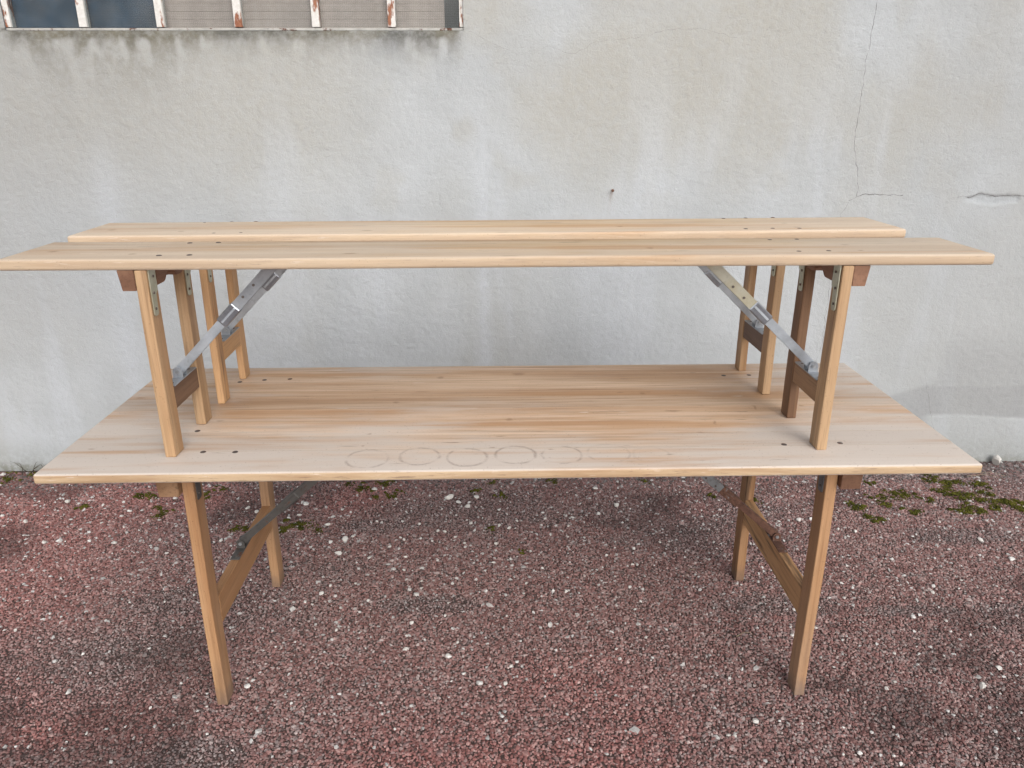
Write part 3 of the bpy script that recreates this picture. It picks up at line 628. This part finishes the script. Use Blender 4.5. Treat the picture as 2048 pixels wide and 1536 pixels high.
for s in (-1, 1):
    xa, xb = sorted((s * LX, s * LI))
    for (y0, y1, mt) in ((.112, .168, TLEG), (.669, .727, TLEG2 if s > 0 else TLEG)):
        leg(table, xa, xb, y0, y1, H - TT - .0006, mt)
        strap(table, s * LI, -s, y0 + .012, H - TT - .001, DARKS if s < 0 else GREYS, wide=.036, nar=.024, l1=.06, l2=.05)
    rl = box('rail', (xa + .001, xb - .001, .1685, .6685, .232, .316), RAILS if s > 0 else TRAIL, table, .002)
    batten(table, s * (LX + .0008), s * .873, .095, .70, .655, H - TT - .0006, RAILM if s < 0 else BATW, (.42, .05, .05))
    m3 = (DARKS, DARKS, DARKS) if s < 0 else (GREYS, RUSTY, RUSTY)
    bracket(table, s * .8023, .4185, .316, m3[1], .15, s)
    strut(table, .4185, s, s * .800, .336, s * .352, H - TT - .012, m3, .20, .023, .020, .075)
for (x, y) in ((-.752, .116), (-.674, .114), (-.82, .6255), (-.75, .642), (-.674, .649), (.669, .646), (.749, .648), (.673, .124), (.815, .129), (-.8125, .247)):
    screw(table, x, y, H - .0006, .0078)

# ------------------------------------------------------------------ benches
SH = .478; ST = .0255
def bench(name, loc, rz, label, width, legs, mats, stays, scr, zr):
    o = empty(name, loc, rz); tag(o, label, 'bench', 'folding benches standing on the table')
    def sel(e):
        p, q = e.verts[0].co, e.verts[1].co
        return True
    bm = bmesh.new(); add_box(bm, -1.1015, 1.1015, 0, width, SH - ST, SH, bev=.0072, seg=4)
    bmesh.ops.subdivide_edges(bm, edges=[e for e in bm.edges if abs(e.verts[0].co.x - e.verts[1].co.x) > 1], cuts=24)
    for v in bm.verts: v.co.z += .0006 * math.sin(v.co.x * 3.1 + loc[1] * 9); v.co.y += .0008 * math.sin(v.co.x * 4.3 + loc[1])
    se = bm_obj('seat', bm, SEATW, o, True); md = se.modifiers.new('edges', 'EDGE_SPLIT'); md.split_angle = math.radians(40)
    for k, s in enumerate((-1, 1)):
        xo, xi, y0, y1, y2, y3 = legs[k]; xa, xb = sorted((xo, xi))
        ml_near, ml_far, mr, ms, mb = mats[k]
        leg(o, xa, xb, y0, y1, SH - ST - .0006, ml_near); leg(o, xa, xb, y2, y3, SH - ST - .0006, ml_far)
        box('rail', (xa + .0008, xb - .0008, y1 + .0004, y2 - .0004, zr - .054, zr), mr, o, .0018)
        for yy in (y0, y2): strap(o, xi, -s, yy + .007, SH - ST - .001, ms)
        batten(o, xo + s * .0008, xo + s * .0375, y0 + .0, y3 - .004, SH - ST - .047, SH - ST - .0006, mb, ((y0 + y3) / 2 + .008, .034, .022))
        ap = batten(o, xi + s * .0006, xo - s * .0006, y1 + .0005, y2 - .0005, SH - ST - .045, SH - ST - .0006, mb, ((y1 + y2) / 2 + .004, .030, .024), 0); ap.name = 'apron'
        yc = (y1 + y2) / 2; xr = (xo + xi) / 2
        bracket(o, xr, yc, zr, ZINC, (y2 - y1) * .92, s)
        (xe, mt) = stays[k]
        strut(o, yc, s, xr - s * .001, zr + .018, xe, SH - ST - .011, mt, .198)
    for (x, y) in scr: screw(o, x, y, SH - .0006, .0066)
    return o
b1 = bench('folding_bench', (-.0227, .0812, H + .0004), .0008, 'long wooden bench on the table, along its edge away from the wall', .2370,
    ((-.809, -.783, .005, .056, .207, .257), (.788, .763, .005, .054, .208, .256)),
    ((LEGW, LEGW, RAILD, STRAP, BATW), (LEGW, LEGD, RAILM, STRAP, BATW)),
    ((-.535, (ZINC, ZINCL, ZINCD)), (.495, (ZINCY, ZINCL, ZINCD))),
    [(x + .0227, y - .0812) for (x, y) in ((-.78, .2905), (-.713, .2957), (-.787, .123), (-.721, .127), (.64, .2876), (.709, .293), (.652, .1265), (.722, .1307))], .160)
b2 = bench('folding_bench', (-.0369, .4270, H + .0004), .0206, 'long wooden bench on the table, along its edge beside the wall', .2450,
    ((-.788, -.768, .028, .080, .238, .288), (.7945, .771, .029, .074, .242, .285)),
    ((LEGW2, LEGW2, RAILL, STRAP, BATW), (LEGW, LEGW, RAILD, STRAP, BATW)),
    ((-.52, (ZINC, ZINCL, ZINCD)), (.515, (ZINC, ZINCL, ZINCD))),
    [(x + .0369, y - .427 - .0206 * x) for (x, y) in ((-.862, .637), (-.79, .652), (-.722, .657), (-.773, .44), (-.7045, .446), (.638, .674), (.706, .681), (.789, .688), (.637, .47), (.712, .476), (.784, .474))], .166)

# ------------------------------------------------------------------ loose pebbles, moss, weeds
PEBBLES = [(-0.243,1.299,36),(-0.201,1.254,23),(-0.127,1.3,23),(-0.162,1.219,21),(-0.57,1.379,26),(0.452,1.212,25),(0.384,1.365,24),(-0.094,0.178,21),(1.334,0.133,21),(1.425,0.207,18),(0.649,0.018,17),(-0.316,0.459,14),(-0.32,0.331,17),(-0.188,0.298,18),(-0.02,0.177,14),(1.299,0.451,18),(1.324,0.461,13),(-0.628,0.874,22),(-0.617,0.972,25),(-0.672,0.955,17),(-0.71,1.087,20),(-0.833,1.257,25),(-1.835,1.303,23),(-1.066,1.229,21),(-1.018,1.194,20),(-0.755,0.184,17),(-1.704,0.984,25),(-1.758,0.978,19),(-1.49,0.968,21),(-1.541,1.211,22),(-1.555,1.171,18),(-1.395,1.319,19),(-1.92,1.14,20),(-0.637,0.625,19),(-1.252,0.172,20),(-0.84,1.161,20),(1.157,1.072,26),(1.211,1.082,18),(1.825,0.774,24),(-0.003,0.248,15),(-0.14,0.221,13),(0.016,0.269,12),(1.433,0.581,15),(1.792,0.909,21),(-2.256,1.561,27),(0.578,-0.033,13),(0.561,-0.029,12),(0.879,-0.096,14),(1.057,0.131,13),(-0.157,1.253,15),(-0.417,1.103,14),(-0.144,1.084,14),(-0.273,1.03,14),(-0.243,1.022,14),(0.237,1.134,14),(0.261,1.118,14),(0.163,0.989,13),(0.144,1.161,14),(0.37,1.147,14),(0.151,1.112,14),(0.488,1.423,15),(0.316,1.476,16),(0.456,1.073,14),(0.291,0.964,13),(0.469,0.882,13),(0.36,0.837,13),(0.445,0.775,13),(0.413,0.638,12),(0.352,0.535,12),(0.409,0.512,11),(0.436,0.555,12),(0.007,0.822,13),(0.012,0.779,13),(0.12,0.761,12),(-0.055,0.8,13),(-0.045,0.929,13),(-0.164,0.936,13),(-0.16,0.907,13),(-0.396,0.967,13),(-0.411,0.981,13),(-0.332,0.972,13),(-0.288,0.953,13),(-0.377,0.845,13),(-0.373,0.76,12),(-0.303,0.691,12),(-0.301,0.649,12),(-0.196,0.673,12),(-0.473,0.582,12),(-0.325,0.395,11),(-0.165,0.36,11),(-0.073,0.353,11),(-0.012,0.487,11),(0.093,0.426,11),(0.029,0.362,11),(0.323,0.275,10),(0.319,0.318,11),(0.419,0.37,11),(0.058,0.667,12),(0.047,0.609,12),(0.148,0.621,12),(0.192,0.617,12),(-0.532,0.681,12),(-0.211,0.495,11),(-0.031,1.19,14),(-0.032,1.062,14),(0.005,1.042,14),(0.038,1.099,14),(0.19,1.053,14),(0.239,1.052,14),(-0.594,0.993,13),(-0.443,0.918,13),(-0.509,0.841,13),(-0.519,1.109,14),(-0.347,1.081,14),(-0.201,0.98,13),(-0.129,1.03,14),(0.769,0.006,9),(0.875,-0.009,9),(1.008,-0.012,9),(0.835,-0.099,9),(0.961,-0.105,9),(1.392,0.428,11),(1.392,0.788,13),(1.71,1.05,14),(1.547,0.941,13),(1.346,0.983,14),(1.286,1.003,14),(1.018,1.009,14),(0.776,0.916,13),(1.075,1.066,14),(0.673,0.221,10),(1.095,0.157,10),(1.119,0.558,12),(1.069,0.559,12),(1.147,0.643,12),(1.379,0.376,11),(1.294,0.265,10),(1.224,0.274,11),(1.151,0.278,11),(0.963,0.403,11),(0.877,0.371,11),(1.418,0.172,10),(1.458,0.175,10),(-1.676,1.269,15),(-1.598,1.293,15),(-0.875,1.142,14),(-0.673,1.206,14),(-2.039,1.191,14),(-1.745,1.151,14),(-1.325,0.986,13),(-1.09,0.98,13),(-1.609,1.121,14),(-1.712,1.043,14),(-1.59,0.985,13),(-0.616,0.671,12),(-0.556,0.543,12),(-0.719,0.352,11),(-1.15,0.59,12),(-0.487,0.146,10),(-0.614,0.114,10),(-0.549,0.429,11),(-0.683,0.579,12),(-1.091,0.976,13),(-0.9,0.714,12),(-0.842,0.106,10),(-1.262,0.893,13),(-1.102,0.356,11),(-1.126,0.017,9),(-0.997,0.106,10),(-1.23,0.034,9),(-1.292,0.333,11),(-1.597,0.454,11),(-1.562,0.453,11),(-0.948,0.201,10),(-0.807,0.008,9),(-0.281,0.095,10),(-0.315,0.012,9),(0.54,0.184,10),(-0.723,-0.049,9)]
MOSS = [(1.588,1.389,33),(1.886,1.405,62),(1.925,1.376,44),(1.982,1.393,39),(2.059,1.349,48),(1.912,1.279,117),(1.86,1.298,55),(1.639,1.277,51),(1.692,1.275,47),(1.559,1.247,46),(1.572,1.187,37),(1.435,1.165,57),(1.482,1.086,52),(1.661,1.147,49),(1.893,1.157,61),(1.836,1.138,49),(1.929,1.136,41),(1.988,1.224,63),(2.077,1.2,62),(2.12,1.207,54),(1.772,1.242,34),(1.424,1.212,29),(1.999,1.155,41),(2.098,1.131,53),(-1.403,1.218,57),(-1.243,1.385,47),(-1.271,1.336,42),(-1.759,1.252,37),(-1.548,1.352,51),(-1.494,1.328,30),(-0.814,1.08,67),(-0.854,1.073,35),(-1.019,1.069,39),(-1.066,1.067,27),(-0.878,1.047,23),(-0.627,1.402,69),(-0.54,1.442,57),(-0.483,1.339,47),(-0.06,1.469,44),(-0.133,1.362,30),(-0.554,1.314,25),(-0.017,1.309,30),(0.607,1.423,26),(0.202,1.443,31),(-0.067,1.034,23),(0.053,0.876,15),(-2.215,1.583,77),(-2.133,1.556,49),(-2.21,1.499,44),(0.861,1.292,21),(1.038,1.243,29),(-2.016,1.504,44)]
shapes = []
PM = NT('white_quartz'); pn = PM.noise(PM.obj(), 60, 4, .6); po = PM.n('ObjectInfo').outputs['Random']
PMAT = PM.set(Base_Color=PM.mix(PM.ramp(pn, .3, .75), PM.mix(po, (.76, .76, .75), (.64, .61, .57)), (.52, .50, .47)), Roughness=.6, Normal=PM.bump(pn, .0015, .5))
for k in range(8):
    bm = bmesh.new(); bmesh.ops.create_icosphere(bm, subdivisions=2, radius=.5)
    r = random.Random(k + 40); cuts_ = [(Vector((r.gauss(0, 1), r.gauss(0, 1), r.gauss(0, 1))).normalized(), r.uniform(.22, .40)) for _ in range(9)]
    for v in bm.verts:
        for nrm, dd in cuts_:
            e = v.co.dot(nrm) - dd
            if e > 0: v.co -= nrm * e * .97
    for v in bm.verts: v.co.z *= .68
    me = bpy.data.meshes.new('pebble_shape'); bm.to_mesh(me); bm.free(); me.materials.append(PMAT); shapes.append(me)
extra = []
r = random.Random(5)
while len(extra) < 105:
    x = r.uniform(-2.3, 2.3); y = r.choice((r.uniform(-.12, 1.5), r.uniform(.75, 1.5)))
    if abs(x) > 1.3 + (y + .1) * .62: continue
    extra.append((x, y, r.uniform(4.5, 10)))
for (x, y, s) in PEBBLES + extra:
    o = bpy.data.objects.new('white_pebble', r.choice(shapes)); COL.objects.link(o)
    k = s / 1000 * 1.25
    o.scale = (k * r.uniform(.9, 1.1), k * r.uniform(.7, .95), k * r.uniform(.7, .95)); o.rotation_euler = (r.uniform(-.25, .25), r.uniform(-.25, .25), r.uniform(0, 6.28)); o.location = (x, y, .001 + k * .15)
    tag(o, 'small white pebble lying loose on the red gravel', 'pebble', 'white pebbles scattered over the gravel')
st = bpy.data.objects.new('white_stone', shapes[3].copy()); COL.objects.link(st); st.scale = (.060, .046, .085); st.location = (2.254, 1.560, .022); st.rotation_euler = (.3, -.2, .6)
tag(st, 'big white stone leaning against the foot of the wall', 'stone')

def build_moss():
    r = np.random.RandomState(3); V = []; F = []
    bm = bmesh.new(); bmesh.ops.create_icosphere(bm, subdivisions=1, radius=1); bv = np.array([v.co[:] for v in bm.verts]); bf = np.array([[v.index for v in f.verts] for f in bm.faces]); bm.free()
    nvt = 0
    def blob(x, y, z, s):
        nonlocal nvt
        j = bv * (1 + r.uniform(-.3, .3, (len(bv), 1))) * np.array([s, s, s * .75]) + np.array([x, y, z])
        V.append(j); F.append(bf + nvt); nvt += len(bv)
    for (mx, my, mw) in MOSS:
        w_ = mw / 1000 * 1.3; n = int(24 + w_ * 1900 * min(1.4, w_ / .05)); kx, ky = w_ * .5, w_ * .36 + .006
        sub = [(r.normal(0, .6), r.normal(0, .6), r.uniform(.2, .75)) for _ in range(7)]
        for _ in range(n):
            sx, sy, ss = sub[r.randint(7)]
            a = r.uniform(0, 6.28); q = ss * r.uniform(0, 1.25)
            x = mx + kx * (sx + q * math.cos(a)); y = my + ky * (sy + q * math.sin(a))
            if y > WY - .012: continue
            hh = .0012 + .0042 * (1 - q / max(ss, .01)) + r.uniform(-.002, .0018)
            blob(x, y, hh, r.uniform(.0018, .0042))
    me = bpy.data.meshes.new('moss'); me.from_pydata(np.concatenate(V).tolist(), [], np.concatenate(F).tolist())
    m = NT('moss_green'); n1 = m.noise(m.obj(), 25, 3, .6); n2 = m.noise(m.obj(), 900, 2, .6)
    c = m.mix(m.ramp(n1, .35, .65), (.050, .054, .010), (.125, .120, .022)); c = m.mix(m.math('MULTIPLY', m.ramp(n2, .45, .65), .5), c, (.03, .03, .008))
    tag(mesh_obj('moss', me, m.set(Base_Color=c, Roughness=.95, Normal=m.bump(n2, .0015, .8), Specular_IOR_Level=.1), smooth=True), 'low green moss cushions growing between the stone chips', 'moss', kind='stuff')
build_moss()

def stem_curve(name, pts, rad, mat, parent=None):
    cu = bmesh.new(); rings_ = []
    P = [Vector(p) for p in pts]
    for i, p in enumerate(P):
        t = (P[min(i + 1, len(P) - 1)] - P[max(i - 1, 0)]).normalized(); u = t.orthogonal().normalized(); v = t.cross(u); rr = rad * (1 - .7 * i / (len(P) - 1))
        rings_.append([cu.verts.new(p + u * rr * math.cos(a) + v * rr * math.sin(a)) for a in (0, 1.26, 2.51, 3.77, 5.03)])
    for A, B in zip(rings_[:-1], rings_[1:]):
        for i in range(5): cu.faces.new((A[i], A[(i + 1) % 5], B[(i + 1) % 5], B[i]))
    cu.faces.new(rings_[0][::-1]); cu.faces.new(rings_[-1])
    return bm_obj(name, cu, mat, parent, True)
WEED = plain('dead_weed', (.06, .045, .03), .9); STRAW = plain('straw', (.36, .29, .20), .8)
wd = empty('dry_weed', (-2.05, 1.59, 0)); tag(wd, 'tuft of dark dead weed at the foot of the wall', 'weed')
r = random.Random(21)
for k in range(13):
    a = r.uniform(-.12, .12); dx = r.uniform(-.06, .08); hh = r.uniform(.03, .085)
    stem_curve('stem', [(a, r.uniform(-.03, 0), 0), (a + dx * .3, -.015, hh * .5), (a + dx * .7, -.02, hh * .85), (a + dx, -.018 - r.uniform(0, .02), hh)], .0016, WEED, wd)
sw = [((2.05, 1.44), (2.19, 1.415)), ((2.09, 1.465), (2.22, 1.43)), ((-1.55, 1.39), (-1.43, 1.31)), ((.70, .366), (.755, .364)), ((.62, .70), (.66, .73))]
lab = ['pale dry straw on the gravel beside the white stone', 'longer pale straw on the gravel close to the white stone', 'dry straw stalk on the gravel among moss behind the table leg', 'short pale straw on the bare gravel between the table legs', 'thin straw on the gravel under the rusty table brace']
for (a, b), lb in zip(sw, lab):
    mid = ((a[0] + b[0]) / 2 + .008, (a[1] + b[1]) / 2 + .01)
    o = stem_curve('straw', [(a[0] - mid[0], a[1] - mid[1], .004), (-.01, .004, .009), (.012, .002, .010), (b[0] - mid[0], b[1] - mid[1], .005)], .0014, STRAW)
    o.location = (mid[0], mid[1], 0); tag(o, lb, 'straw', 'loose straws on the gravel')
